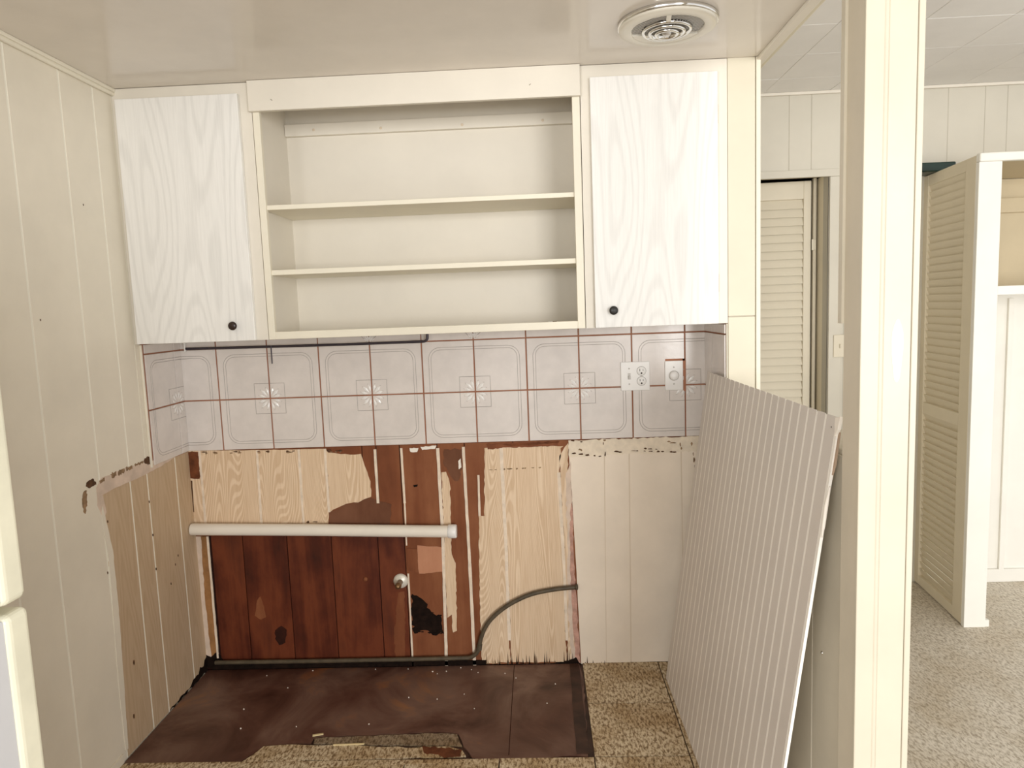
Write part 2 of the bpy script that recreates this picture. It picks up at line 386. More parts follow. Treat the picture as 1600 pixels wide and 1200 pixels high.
# brown substrate, one object per plank
edges_dark = [.0, .155, .31, .47, .66, .757]
def plank(x0, x1, z0, z1, mt, t=0.0):
    at_origin('substrate_plank', MB().box(x0+.0018, x1-.0018, t, .006, z0, z1), M[mt], ((x0+x1)/2+random.uniform(0, 3), 0, 0), wb)
zd = .5688
for a, b in ((.06, .19), (.19, .372), (.372, .553), (.553, .742), (.742, .85)): plank(a, b, 0, zd, 'mahogany')
for a, b in ((.0, .70), (.70, .757), (.757, .85)): plank(a, b, zd, ZB, 'brown_ply')
for a, b in ((.85, 1.0), (1.0, 1.108), (1.108, 1.3)): plank(a, b, 0, ZB, 'brown_ply')
plank(1.3, W, 0, ZB, 'brown_ply')
def piece(name, px, mt, t=.0025, amp=.003, step=.018, seed=1, keep=(), **pr):
    return build(name, MB().prism(rag(wp(px), amp, step, seed, keep), 1, .001, -t), M[mt], wb, **pr)
def marks(u0, v0, u1, v1, mt, seed, t=.0042):
    """a broken row of small irregular flecks between two points"""
    r = random.Random(seed); L = math.hypot(u1-u0, v1-v0); n = max(2, int(L/9)); q = MB()
    for i in range(n):
        k = (i+r.uniform(.1, .9))/n; u = u0+(u1-u0)*k; v = v0+(v1-v0)*k
        a, b = r.uniform(1.5, 5), r.uniform(.6, 1.8)
        if abs(u1-u0) < abs(v1-v0): a, b = b, a
        pts = [(u+a*math.cos(w_)*r.uniform(.5, 1.2), v+b*math.sin(w_)*r.uniform(.5, 1.3)) for w_ in (0, .8, 1.7, 2.6, 3.4, 4.3, 5.3)]
        q.prism(wp(pts), 1, .001, -t)
    return build('glue_mark', q, M[mt], wb)
# tan laminate, left: one torn sheet between the corner and the bare ply, split at its grooves
def gx_at(u0, v0, u1, v1, v): return u0+(u1-u0)*(v-v0)/(v1-v0)
GR = [((292, 704), (301, 820)), ((312, 704), (322, 820)), ((402, 703), (409, 820)), ((467, 702), (475, 820)), ((508, 701), (514.5, 800))]
def strip(a, b, w0=.0045, t=.0035, mt='strip', name='groove_strip', **pr):
    (xa, za), (xb, zb) = wallpt(*a), wallpt(*b)
    return build(name, MB().prism(rag([(xa-w0, za), (xa+w0, za), (xb+w0, zb), (xb-w0, zb)], .0008, .03, int(a[0]), (0, 2)), 1, .001, -t), M[mt], wb, **pr)
tl = [[(292, 704), (311, 704), (321, 819), (301, 819)], [(313.5, 704), (401, 703), (408, 818), (323.5, 819)], [(403.5, 703), (466, 702), (473, 818), (410, 818)], [(468.5, 702), (507, 701), (514, 800), (513, 818), (476, 818)],
      [(509, 702), (513, 707), (540, 709), (564, 709), (570, 728), (579, 752), (580, 776), (560, 785), (541, 787), (530, 792), (516, 800)]]
for k, px in enumerate(tl): piece('laminate_piece', px, 'tan', amp=.0035 if k == 4 else .0012, seed=40+k, step=.02)
for a, b in GR[1:]: strip(a, b)
piece('stain', [(293, 706), (310, 706), (313, 740), (312, 748), (296, 746)], 'rust_stain', .0032, .004, .01, 51)
piece('stain', [(297, 750), (301, 751), (304, 800), (301, 800)], 'dark_residue', .0032, .001, .02, 52)
for k, (u0, u1, v) in enumerate(((318, 340, 706), (360, 380, 705.5), (403, 422, 705), (444, 464, 704.5), (512, 540, 704))):
    marks(u0, v, u1, v, 'dark_residue', 55+k); marks(u0, v+2, u1, v+1.5, 'residue', 65+k)
# left below the white pipe: scraped ochre strip in the corner and its bright groove
piece('bare_strip', [(303, 838), (316, 838), (332, 940), (338, 1000), (332, 1034), (321, 1034), (312, 930)], 'pink', .002, .003, .02, 61)
piece('bare_strip', [(314, 838), (324, 838), (339, 1030), (332, 1032), (326, 990), (320, 920)], 'ochre', .0026, .002, .02, 62)
strip((324.5, 838), (341, 1028), .004, .0034)
piece('mold_stain', [(318, 1020), (330, 1026), (340, 1018), (350, 1034), (420, 1037), (420, 1043), (320, 1043)], 'mold', .003, .004, .012, 63)
# centre: bare strips of the old groove paint on the ply
strip((586, 702), (591, 786), .0052)
strip((627, 700), (632.5, 786), .0045); strip((632.5, 786), (635.5, 852), .0026)
strip((638, 896), (645.5, 1040), .0034)
strip((684, 700), (692, 838), .0062); strip((692, 838), (698, 1042), .0058)
strip((724, 698), (734, 880), .0056); strip((734, 880), (742, 1042), .0062)
strip((747.5, 742), (749.5, 806), .0042)
piece('laminate_remnant', [(690, 738), (697, 737), (703, 757), (705, 820), (706, 866), (712, 880), (714, 985), (708, 988), (706, 960), (699, 965), (696, 900)], 'tan', .0026, .003, .014, 71)
piece('bare_patch', [(652, 852), (694, 855), (695, 893), (655, 896), (652, 880)], 'patch_wood', .002, .0025, .015, 72)
piece('dark_patch', [(636, 856), (652, 858), (655, 895), (636, 890)], 'brown_ply', .003, .003, .015, 73)
piece('stain', [(694, 702), (722, 702), (720, 742), (714, 752), (700, 736), (692, 722)], 'ply_dark', .0018, .006, .012, 74)
piece('mold_stain', [(644, 928), (662, 938), (674, 956), (690, 965), (694, 990), (676, 992), (664, 984), (648, 990), (642, 960)], 'mold', .0018, .007, .01, 75)
piece('torn_edge', [(514, 802), (541, 788), (580, 778), (612, 788), (610, 818), (514, 818)], 'ply_dark', .0014, .003, .015, 76)
piece('glue_mark', [(640, 700), (654, 700), (652, 706), (642, 706)], 'flake', .003, .002, .008, 77)
piece('glue_mark', [(657, 698), (682, 696), (680, 701), (660, 703)], 'flake', .003, .002, .008, 78)
# tan laminate, right
tr = [[(757, 700), (782, 698), (791, 860), (797, 1034), (753, 1036), (749, 900), (748, 806), (757, 806)],
      [(784.5, 699), (880, 697), (876, 700), (873, 760), (880, 880), (885, 1034), (799, 1034), (793, 860)],
      [(874, 712), (888, 692), (887, 760), (893, 860), (904, 1034), (888, 1034), (883, 880)]]
for k, px in enumerate(tr): piece('laminate_piece', px, 'tan', amp=.0025, seed=80+k, step=.016)
strip((783, 700), (790.5, 850), .0065); strip((790.5, 850), (796, 1000), .006, .0032)
strip((873, 738), (881, 880), .0062); strip((881, 880), (886, 1000), .0058)
piece('torn_edge', [(760, 694), (800, 692), (870, 689), (872, 695), (820, 698), (790, 699), (762, 702)], 'brown_ply', .0034, .003, .01, 84)
piece('torn_edge', [(784, 694), (874, 689), (872, 692), (800, 697)], 'rust_stain', .004, .002, .01, 85)
piece('red_edge', [(893, 762), (897, 880), (902, 960), (907, 1036), (900, 1036), (893, 940), (890, 840)], 'red_edge', .0031, .003, .02, 86)
piece('filler_band', [(884, 740), (892, 720), (894, 800), (892, 900), (896, 990), (900, 1030), (893, 1034), (888, 960), (886, 850)], 'pink', .003, .004, .02, 87)
piece('mold_stain', [(860, 1036), (880, 1034), (900, 1026), (907, 1036), (904, 1041), (862, 1041)], 'mold', .004, .003, .01, 88)
marks(764, 734, 846, 730, 'residue', 131, .0034);
marks(648, 986, 692, 990, 'mold', 135, .0022); marks(655, 950, 690, 962, 'mold', 136, .0022); marks(480, 815, 500, 815, 'dark_residue', 137, .0036)
piece('knot', [(398, 962), (402, 938), (407, 932), (413, 948), (416, 964), (408, 968)], 'brown_ply', .0006, .002, .01, 138)
piece('knot', [(430, 985), (440, 978), (448, 984), (446, 1004), (436, 1008), (430, 998)], 'mold_soft', .0006, .003, .01, 139)
piece('chip', [(716, 720), (720, 716), (721, 730), (717, 733)], 'flake', .003, .001, .01, 140); piece('chip', [(646, 758), (653, 757), (652, 760), (647, 761)], 'mold', .003, .001, .01, 141)
piece('drip', [(622, 926), (632, 924), (634, 1030), (618, 1032), (616, 990)], 'brown_ply', .0006, .003, .012, 142)
# cream painted panelling on the right
cp = [[(889, 712), (943.4, 710), (946.9, 1035), (908, 1037), (900, 880), (894, 780)], [(945, 710), (982, 708), (985, 1034), (948, 1035)], [(984, 708), (1063, 705), (1068, 1032), (987, 1034)], [(1065, 705), (1100, 703), (1104, 1031), (1070, 1032)]]
piece('panel_backing', [(889, 700), (1100, 690), (1104, 1031), (908, 1036), (900, 880), (894, 780)], 'panel_back', .0022, .0008, .05, 89)
for k, px in enumerate(cp): piece('painted_panel', px, 'cream_panel', .0028, .0004, .03, 90+k, keep=(0,))
cpb = [(888, 688), (1100, 681), (1100, 704), (1040, 707), (960, 710), (889, 714)]
piece('ragged_band', cpb, 'pale_band', .0034, .003, .012, 95, label='ragged pale band of old filler under the tiles')
for k, (u0, v0, u1, v1) in enumerate(((892, 688, 918, 691), (930, 686, 950, 688), (942, 690, 946, 712), (900, 698, 914, 707), (955, 704, 975, 707), (1040, 688, 1052, 692), (984, 704, 1060, 706), (1080, 690, 1088, 742), (895, 708, 940, 713), (1062, 692, 1066, 706), (1000, 700, 1030, 702))):
    marks(u0, v0, u1, v1, ('dark_residue', 'residue')[k % 2], 100+k)
# frayed dirty feet of the panels
for k in range(26):
    u = random.uniform(800, 900) if k < 18 else random.uniform(915, 1036); hgt = random.uniform(8, 26) if k < 18 else random.uniform(4, 16)
    piece('fray', [(u-.8, 1039-hgt), (u+.8, 1037), (u-1.4, 1037)], 'dark_residue' if k % 3 else 'mold', .0036, .0004, .05, 200+k)
for k in range(12):
    u = random.uniform(760, 800); piece('fray', [(u-.7, 1038-random.uniform(5, 22)), (u+.8, 1037), (u-1.0, 1037)], 'residue', .0036, .0004, .05, 240+k)
build('base_gap', MB().box(.02, 1.16, -.0035, .0, 0, .02), M['mold'], wb)
x, z = wallpt(571, 905); build('plug', MB().lathe([(0, -.007), (.007, -.006), (.009, .0)], (x, 0, z), 'y', 12), M['brown_ply'], wb)

# ---- glazed wall tiles
def tile_mesh(fan=False, plainmode=False):
    g = .0026; h = P/2-g; m = MB(); m.box(-h, h, -.005, 0, -h, h, .0012, seg=1)
    if plainmode: return m
    def ridge(pts, r, mi):
        m.tube([(x, -.005, z) for x, z in pts], r, 6, mi, True)
    for ins, r in ((.026, .0010), (.0355, .0009)):        # rounded outline on the two far sides (-x, -z)
        c = -P/2+ins; R = .045-(ins-.026)
        pts = [(c, h)]+[(c+R-R*math.cos(t), c+R-R*math.sin(t)) for t in [i*PI/12 for i in range(0, 7)]]+[(h, c)]
        ridge(pts, r, 1)
    e = P/2-.060                                           # square about the flower, quarter of it
    ridge([(e, h), (e, e), (h, e)], .0012, 1)
    for a in (18, 45, 72):                                  # three petals pointing away from the corner
        t = math.radians(a); d = Vector((-math.cos(t), 0, -math.sin(t))); n = Vector((-d.z, 0, d.x)); k0 = Vector((P/2, -.0052, P/2))
        r0, r1, wd = (.014, .048, .0066) if a == 45 else (.016, .044, .0056)
        a0, a1, am = k0+d*r0, k0+d*r1, k0+d*(r0*.4+r1*.6)
        pts = [a0, am+n*wd, a1, am-n*wd, am+Vector((0, -.0022, 0))]
        m.add(pts, [(0, 1, 4), (1, 2, 4), (2, 3, 4), (3, 0, 4)], 2)
        m.tube([a1+n*wd*.7, a1+n*wd*.2+d*.002, a1+d*.0045], .0006, 5, 1)
        m.tube([am+n*wd*1.15, am+n*wd*1.3-d*.008], .0006, 5, 1)
    return m
TM = [M['tile'], M['tile_line'], M['tile_petal']]
def cut_mesh(me, cuts, name):
    """copy of me with half-spaces removed: cuts = (axis, value, keep_sign)"""
    b = bmesh.new(); b.from_mesh(me)
    for ax, val, sg in cuts:
        co = [0, 0, 0]; co[ax] = val; no = [0, 0, 0]; no[ax] = -sg
        r = bmesh.ops.bisect_plane(b, geom=b.verts[:]+b.edges[:]+b.faces[:], plane_co=co, plane_no=no, clear_outer=True)
        ed = [e for e in r['geom_cut'] if isinstance(e, bmesh.types.BMEdge)]
        bmesh.ops.holes_fill(b, edges=ed, sides=0)
    n = bpy.data.meshes.new(name); b.to_mesh(n); b.free()
    for mt in TM: n.materials.append(mt)
    return n
base = tile_mesh().mesh('wall_tile', TM)
def turned(k):     # flower corner: 0 (+x,+z) 1 (-x,+z) 2 (-x,-z) 3 (+x,-z)
    me = base.copy(); me.transform(Matrix.Rotation(-k*PI/2, 4, 'Y')); return me
TT = [turned(k) for k in range(4)]
def put_tile(me, loc, rz=0, parent=wb):
    o = bpy.data.objects.new('wall_tile', me); COL.objects.link(o); o.parent = parent; o.location = Vector(loc); o.rotation_euler = (0, 0, rz); return o
CUT0 = 1.3592-(Z1+P)       # height shown of the upper course
plain_t = tile_mesh(plainmode=True).mesh('wall_tile_plain', TM)
cap = cut_mesh(plain_t, [(2, -P/2+CUT0, -1)], 'wall_tile_top')
def fan_mesh(sgn):
    """bottom corner of an upper tile with half a fan of petals and a slanting border"""
    m = MB(); g = .0022; h = P/2-g; m.box(-h, h, -.005, 0, -h, -P/2+CUT0)
    top = -P/2+CUT0
    c = Vector((sgn*P/2, -.0052, -P/2))
    m.tube([(sgn*(P/2-.008), -.005, -h+.004), (sgn*(P/2-.034), -.005, top)], .0013, 6, 1)
    for k in range(3):
        t = math.radians(82-20*k); d = Vector((-sgn*math.cos(t), 0, math.sin(t))); n = Vector((-d.z, 0, d.x))
        a0, a1, am = c+d*.006, c+d*.032, c+d*.022
        m.add([a0, am+n*.003, a1, am-n*.003, am+Vector((0, -.0022, 0))], [(0, 1, 4), (1, 2, 4), (2, 3, 4), (3, 0, 4)], 2)
    return m.mesh('wall_tile_fan', TM)
FAN = {1: fan_mesh(1), -1: fan_mesh(-1)}
for k in range(-1, 10):
    x0 = X0+k*P; odd = k % 2      # odd: flower at left of the tile
    lo_, up_ = (1, 2) if odd else (0, 3)
    mu, ml, mc = TT[up_], TT[lo_], cap
    if k == 2 or k == 4: mc = FAN[1]
    if k == 3 or k == 5: mc = FAN[-1]
    if k == -1: c = [(0, P/2-X0+.001, 1)]
    elif k == 9: c = [(0, -P/2+(W-x0)-.001, -1)]
    else: c = None
    if c: mu, ml, mc = (cut_mesh(q, c, 'wall_tile_cut') for q in (mu, ml, mc))
    cx = x0+P/2
    put_tile(ml, (cx, 0, Z1-P/2)); put_tile(mu, (cx, 0, Z1+P/2)); put_tile(mc, (cx, 0, Z1+P*1.5))
# the same courses turn the corner onto the left wall
cy = P-X0
R90 = PI/2
lwm = [cut_mesh(q, [(0, -P/2+cy-.002, -1)], 'wall_tile_cut') for q in (TT[1], TT[2], cap)]   # narrow piece by the corner
# on the left wall the local +x runs towards +y after turning +90 deg: mirror the course so the flower sits at the joint
build('grout_bed', MB().box(0, .001, -.272, 0, ZB, 1.40), M['grout'], wl)
def put_left(me, yc, z):
    return put_tile(me, (.001, yc, z), R90, wl)
n1 = [cut_mesh(q, [(0, P/2-cy+.006, 1)], 'wall_tile_cut') for q in (TT[1], TT[2], cap)]
n1 = [cut_mesh(q, [(0, P/2-cy+.006, 1)], 'wall_tile_cut') for q in (TT[0], TT[3], cap)]
sm = [cut_mesh(q, [(0, -P/2+cy-.006, -1)], 'wall_tile_cut') for q in (TT[1], TT[2], cap)]
for me, z in zip(sm, (Z1-P/2, Z1+P/2, Z1+1.5*P)): put_left(me, -cy+P/2, z)
for me, z in zip((TT[0], TT[3], cap), (Z1-P/2, Z1+P/2, Z1+1.5*P)): put_left(me, -cy-P/2, z)
build('tile_trim', MB().box(0, .008, -.282, -.2735, ZB-.002, 1.36, .002), M['left_wall'], wl)

# ---- right partition: stub by the cabinets, low wall, end post
wr = struct('wall_right', MB().box(W+.008, 2.155, -.295, .0, 0, CZ).box(2.06, 2.155, -1.25, -.295, 0, 1.10).box(2.09, 2.167, .0, FY, 0, HZ), M['post_side'])  # last box: unseen wall behind the kitchen, added to block light
build('front_panel', MB().box(2.0595, 2.1495, -.3052, -.295, 1.3865, 2.2255, .001, seg=1), M['ivory'], wr)
build('front_panel', MB().box(2.0595, 2.1495, -.3047, -.295, 0, 1.3835, .001, seg=1), M['ivory'], wr)
build('corner_strip', MB().box(2.1515, 2.1665, -.309, -.20, 0, 2.2255, .002), M['cream_edge'], wr)
build('side_edge', MB().box(2.0535, 2.0575, -.3045, -.296, 0, 1.362, .001, seg=1), M['cream_edge'], wr)
build('grout_bed', MB().box(W-.001, W+.008, -.294, 0, ZB, 1.40), M['grout'], wr)
rt_t = cut_mesh(plain_t, [(0, -P/2+.12, -1)], 'wall_tile_cut'); rt_c = cut_mesh(cap, [(0, -P/2+.12, -1)], 'wall_tile_cut')
rb_t = cut_mesh(plain_t, [(0, -P/2+.174, -1)], 'wall_tile_cut'); rb_c = cut_mesh(cap, [(0, -P/2+.174, -1)], 'wall_tile_cut')
for zz, a, b in ((Z1-P/2, rt_t, rb_t), (Z1+P/2, rt_t, rb_t), (Z1+1.5*P, rt_c, rb_c)):
    for me, yo in ((a, 0), (b, -.12)):
        o = put_tile(me, (W-.001, yo-P/2, zz), -R90, wr)
gy_ = [-.30, -.52, -.66, -.86, -1.068, -1.222, -1.25]
for k in range(len(gy_)-1):
    build('panel', MB().box(2.053, 2.06, gy_[k]-.0025, gy_[k+1]+.0025, 0, 1.10, .001, seg=1), M['post_side'], wr)
build('low_wall_cap', MB().box(2.058, 2.158, -1.25, -.31, 1.10, 1.112, .002), M['post_side'], wr)
o = build('screw', MB().lathe([(0, -.004), (.003, -.003), (.0035, 0)], (2.053,)+leftpt(1285, 1020, 2.053), 'x', 10), M['chrome'], wr)
# end post of the partition with its casing boards
po = struct('trim_1', MB().box(2.0425, 2.140, -1.318, -1.252, 0, HZ), M['post_side'])
build('side_board', MB().box(2.0385, 2.0425, -1.327, -1.252, 0, HZ, .001, seg=1), M['post_side'], po)
build('casing_board', MB().box(2.0375, 2.0735, -1.330, -1.318, 0, HZ, .002), M['post'], po)
build('casing_board', MB().box(2.0825, 2.1348, -1.327, -1.318, 0, HZ, .001, seg=1), M['post'], po)
build('casing_bead', MB().tube([(2.0775, -1.324, 0), (2.0775, -1.324, HZ)], .0058, 12), M['post'], po)
build('casing_bead', MB().box(2.1355, 2.1475, -1.329, -1.30, 0, HZ, .0015), M['post'], po)
build('edge_batten', MB().box(2.0325, 2.0385, -1.254, -1.236, 1.385, HZ, .0005, seg=1), M['post'], po)
px_, pz_ = wallpt(1402, 548, -1.3275)
build('filler_patch', MB().prism([(px_+.011*math.cos(t)*(1+.15*math.sin(3*t)), pz_+.062*math.sin(t)) for t in [i*2*PI/20 for i in range(20)]], 1, -1.326, -1.3276), M['white'], po, label='smooth white filler patch on the post')

# ---- ceilings
ce = struct('ceiling', MB().box(-.08, 2.168, -2.9, .06, CZ, CZ+.12), M['ceiling'])
hc = struct('ceiling.001', MB().box(2.168, 5.0, -3.2, 1.6, HZ, HZ+.06), M['hall_ceiling'])
xs_ = [2.2055+i*.3048 for i in range(8)]; ys_ = [.75]+[.532-i*.305 for i in range(8)]
for i in range(len(xs_)-1):
    for j in range(len(ys_)-1):
        build('ceiling_tile', MB().box(xs_[i]+.0007, xs_[i+1]-.0007, ys_[j+1]+.0007, ys_[j]-.0007, HZ-.012+random.uniform(-.0006, .0006), HZ, .0012, seg=1), M['hall_ceiling'], hc)
tr2 = struct('trim_2', MB().box(2.168, 2.19, -2.9, -.15, CZ-.004, HZ), M['cream'])      # moulded edge of the lowered ceiling
build('moulding', MB().box(2.155, 2.186, -2.9, -.2, CZ-.012, CZ, .003), M['cream'], tr2)
build('moulding', MB().box(2.19, 2.208, -2.9, -.15, CZ-.002, CZ+.03, .004), M['ivory'], tr2)
build('moulding', MB().box(2.19, 2.224, -2.9, -.15, CZ+.022, CZ+.05, .004), M['cream'], tr2)
tr3 = struct('trim_3', MB().box(0, .016, -2.8, -.30, CZ-.012, CZ, .003), M['cream_edge'])   # cornice on the left wall
build('bead', MB().tube([(.006, -2.8, CZ-.017), (.006, -.304, CZ-.017)], .0075, 10), M['cream_edge'], tr3)

# ---- hall far wall, with a louvred door
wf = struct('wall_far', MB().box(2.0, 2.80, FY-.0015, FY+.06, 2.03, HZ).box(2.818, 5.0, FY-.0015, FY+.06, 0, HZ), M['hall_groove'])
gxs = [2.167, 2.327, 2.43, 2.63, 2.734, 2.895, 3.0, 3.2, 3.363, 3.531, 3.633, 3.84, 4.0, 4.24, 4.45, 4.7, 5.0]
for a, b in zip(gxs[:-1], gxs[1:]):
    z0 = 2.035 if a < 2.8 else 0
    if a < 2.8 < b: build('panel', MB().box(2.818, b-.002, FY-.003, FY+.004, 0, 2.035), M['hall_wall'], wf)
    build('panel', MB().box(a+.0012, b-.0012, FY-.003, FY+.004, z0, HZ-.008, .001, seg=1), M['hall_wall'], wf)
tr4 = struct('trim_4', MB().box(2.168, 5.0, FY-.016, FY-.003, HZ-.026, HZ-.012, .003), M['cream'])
# door opening: casing, jambs, closet walls behind, shade put into their dark colour
dc = struct('trim_5', MB().box(2.17, 2.882, FY-.014, FY-.003, 2.005, 2.040, .002), M['hall_wall'])
build('casing_board', MB().box(2.820, 2.880, FY-.0145, FY-.003, 0, 2.0045, .002), M['hall_wall'], dc)
build('jamb', MB().box(2.820, 2.838, FY-.003, FY+.25, 0, 2.02), M['louver'], dc)
build('head_jamb', MB().box(2.17, 2.838, FY+.0, FY+.13, 2.0245, 2.045), M['louver'], dc)
build('closet_shade_box', MB().box(2.0, 2.9, 1.35, 1.38, 0, HZ).box(2.0, 2.02, FY+.06, 1.35, 0, HZ).box(2.86, 2.9, FY+.06, 1.35, 0, HZ).box(2.0, 2.9, FY+.06, 1.38, HZ-.3, HZ-.28), M['dark'], dc)  # unseen closet walls, added to keep light out and coloured dark
def louver(parent, x0, x1, y, sections, st, z0, z1, mat, pitch, th=.028, slant=.6):
    """louvred leaf in the plane y (parent space): stiles, rails and each slat"""
    def part(n, mb): 
        o = bpy.data.objects.new(n, mb.mesh(n, M[mat])); COL.objects.link(o); o.parent = parent; return o
    part('stile', MB().box(x0, x0+st, y, y+th, z0, z1, .002)); part('stile', MB().box(x1-st, x1, y, y+th, z0, z1, .002))
    zz = [z0]+[q for s_ in sections for q in s_]+[z1]
    for a, b in zip(zz[0::2], zz[1::2]): part('rail', MB().box(x0+st, x1-st, y+.001, y+th-.001, a, b, .0015, seg=1))
    sl = None
    for a, b in sections:
        n = int(round((b-a)/pitch)); p_ = (b-a)/n
        for k in range(n):
            zc = a+(k+.5)*p_
            if sl is None:
                q = MB(); hh = pitch*.62; q.prism([(y+.004, -hh), (y+.009, -hh), (y+th-.004, hh), (y+th-.009, hh)], 0, x0+st, x1-st)
                sl = part('slat', q); sl.location = (0, 0, zc); me = sl.data
            else:
                o = sl.copy(); COL.objects.link(o); o.parent = parent; o.location = (0, 0, zc)
d1 = bpy.data.objects.new('door_1', None); COL.objects.link(d1); d1['kind'] = 'structure'; d1.location = (2.812, .88, 0); d1.rotation_euler = (0, 0, -.045)
louver(d1, -.325, -.024, 0, [(.12, .80), (.90, 1.925)], .036, .01, 2.012, 'louver_door', .0408)
# second leaf, seen on edge beside the jamb, and its hinge
o = build('leaf_edge', MB().box(-.016, -.002, -.008, .02, .01, 2.022), M['louver_door']); o.parent = d1
o = build('hinge', MB().tube([(-.019, -.010, 1.672), (-.019, -.010, 1.725)], .0055, 10).box(-.018, -.004, -.0105, -.008, 1.675, 1.722), M['cream_edge']); o.parent = d1; o['label'] = 'small painted hinge'

# ---- louvred folding panel and built-in at the right
d2 = bpy.data.objects.new('door_2', None); COL.objects.link(d2); d2['kind'] = 'structure'; d2.location = (3.206, .262, 0)
d2.rotation_euler = (0, 0, math.atan2(.53, .062)); L2 = .53
def d2part():
    louver(d2, .0, L2, -.028, [(.052, .862), (.918, 1.935)], .085, .006, 1.985, 'louver', .0335)
d2part()
cl = thing('built_in_closet', 'white painted built-in closet frame with open upper bay behind louvred door', 'closet', (3.25, .25, 0))
build('front_post', MB().box(3.206, 3.297, .24, .262, 0, 1.955, .002), M['white'], cl)
build('top_rail', MB().box(3.204, 4.3, .232, .262, 1.955, 1.990, .006), M['white'], cl)
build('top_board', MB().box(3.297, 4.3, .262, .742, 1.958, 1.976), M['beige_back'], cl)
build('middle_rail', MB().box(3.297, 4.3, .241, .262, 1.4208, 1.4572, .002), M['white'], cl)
build('back_panel', MB().box(3.31, 4.3, .735, .743, 1.44, 1.956), M['beige_back'], cl, label='beige back of the open upper bay')  # beige colour for the back of the bay
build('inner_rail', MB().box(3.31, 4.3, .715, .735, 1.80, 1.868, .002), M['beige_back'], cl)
build('lower_panel', MB().box(3.31, 4.3, .735, .744, .06, 1.44), M['white'], cl)
build('panel_stile', MB().box(3.66, 3.685, .722, .735, .06, 1.40, .002), M['white'], cl)
build('shelf_board', MB().box(3.298, 4.3, .262, .735, 1.4215, 1.44), M['white'], cl)
build('plinth', MB().box(3.31, 4.3, .72, .735, 0, .065, .002), M['white'], cl)
build('bottom_block', MB().box(3.2975, 3.315, .245, .262, 0, .03), M['white'], cl)
g = build('green_shape', MB().box(3.15, 3.335, .62, .738, 1.9865, 2.029, .006), M['green'])  # plain stand-in box for a green shape of unknown kind
g['label'] = 'dark green object showing as a thin sliver above the louvred panel'; g['category'] = 'box'

# ================================================================== WALL CABINETS
def cabinet(x0, x1, door, knob, knob_mat, label, hinge_right):
    t = thing('wall_cabinet', label, 'cabinet', ((x0+x1)/2, -.305, 1.362), 'wall cabinets beside the open shelves')
    yf = -.305
    build('body', MB().box(x0, x0+.014, -.287, -.0005, 1.364, CZ-.001).box(x1-.014, x1, -.287, -.0005, 1.364, CZ-.001).box(x0+.014, x1-.014, -.287, -.0005, 1.364, 1.378).box(x0+.014, x1-.014, -.02, -.0005, 1.378, CZ-.001), M['cream'], t)
    dx0, dx1, dz0, dz1 = door
    build('face_frame', MB().box(x0, dx0+.03, yf, -.287, 1.3635, CZ-.0015).box(dx1-.03, x1, yf, -.287, 1.3635, CZ-.0015), M['cream'], t)
    build('top_rail', MB().box(dx0+.03, dx1-.03, yf-.0003, -.287, dz1-.03, CZ-.0015), M['cream'], t)
    build('bottom_rail', MB().box(dx0+.03, dx1-.03, yf, -.287, 1.3635, 1.40), M['cream'], t)
    d = build('door', MB().box(dx0, dx1, yf-.0185, yf-.0008, dz0, dz1, .0015, seg=2), M['door'], t, label='white wood grain laminate door')
    kx, kz = knob
    build('knob', MB().lathe([(.0065, 0), (.006, -.008), (.0125, -.013), (.0150, -.019), (.0138, -.0235), (.009, -.026), (0, -.0268)], (kx, yf-.0185, kz), 'y', 24), M[knob_mat], d, label='round dark knob')
    for hz in (1.50, 2.05):
        hx = dx1+.001 if hinge_right else dx0-.001
        if hinge_right: build('hinge', MB().box(hx, hx+.0035, yf-.0045, yf, hz-.03, hz+.03).tube([(hx, yf-.006, hz-.028), (hx, yf-.006, hz+.028)], .003, 8), M['panel_back'], t)
    return t
sc_ = (2.7166-.3235)/(2.7166-.305)
def prj(x, z): return (CAM.x+(x-CAM.x)*sc_, CAM.z+(z-CAM.z)*sc_)
a = prj(.0085, 1.3632); b = prj(.430, 2.1915); kn = prj(.3614, 1.416)
cabinet(.001, .4765, (a[0], b[0], a[1], b[1]), kn, 'knob', 'white wood grain wall cabinet left of the shelves, brown knob at lower right', False)
a = prj(1.6107, 1.3632); b = prj(2.0283, 2.1873); kn = prj(1.6712, 1.4208)
cabinet(1.5785, 2.0580, (a[0], b[0], a[1], b[1]), kn, 'knob_black', 'white wood grain wall cabinet right of the shelves, black knob at lower left', True)
# open shelf unit in the middle
S = thing('shelf_unit', 'cream painted open wall shelf unit with deep top board and two shelves', 'shelf', (1.027, -.30, 1.362))
build('side_panel', MB().box(.4785, .488, -.287, -.008, 1.364, CZ-.001), M['cream'], S)
build('side_panel', MB().box(1.5665, 1.576, -.287, -.008, 1.364, CZ-.001), M['cream'], S)
build('back_panel', MB().box(.488, 1.5665, -.009, -.0005, 1.364, CZ-.001), M['cream'], S)
build('stile', MB().box(.4785, .5015, -.306, -.287, 1.3635, 2.215, .001, seg=1), M['cream_edge'], S)
build('stile', MB().box(1.5505, 1.576, -.306, -.287, 1.3635, 2.215, .001, seg=1), M['cream_edge'], S)
build('bottom_board', MB().box(.488, 1.5665, -.287, -.009, 1.3645, 1.380), M['cream'], S)
build('bottom_rail', MB().box(.5015, 1.5505, -.3055, -.287, 1.3635, 1.3895, .001, seg=1), M['cream_edge'], S)
build('shelf', MB().box(.4885, 1.566, -.296, -.0095, 1.8055, 1.8215, .001, seg=1), M['cream_edge'], S)
build('shelf', MB().box(.4885, 1.566, -.296, -.0095, 1.5845, 1.602, .001, seg=1), M['cream_edge'], S)
build('top_board', MB().box(.4725, 1.5775, -.324, -.3062, 2.126, CZ-.0008, .0015), M['cream'], S, label='deep plain top board')
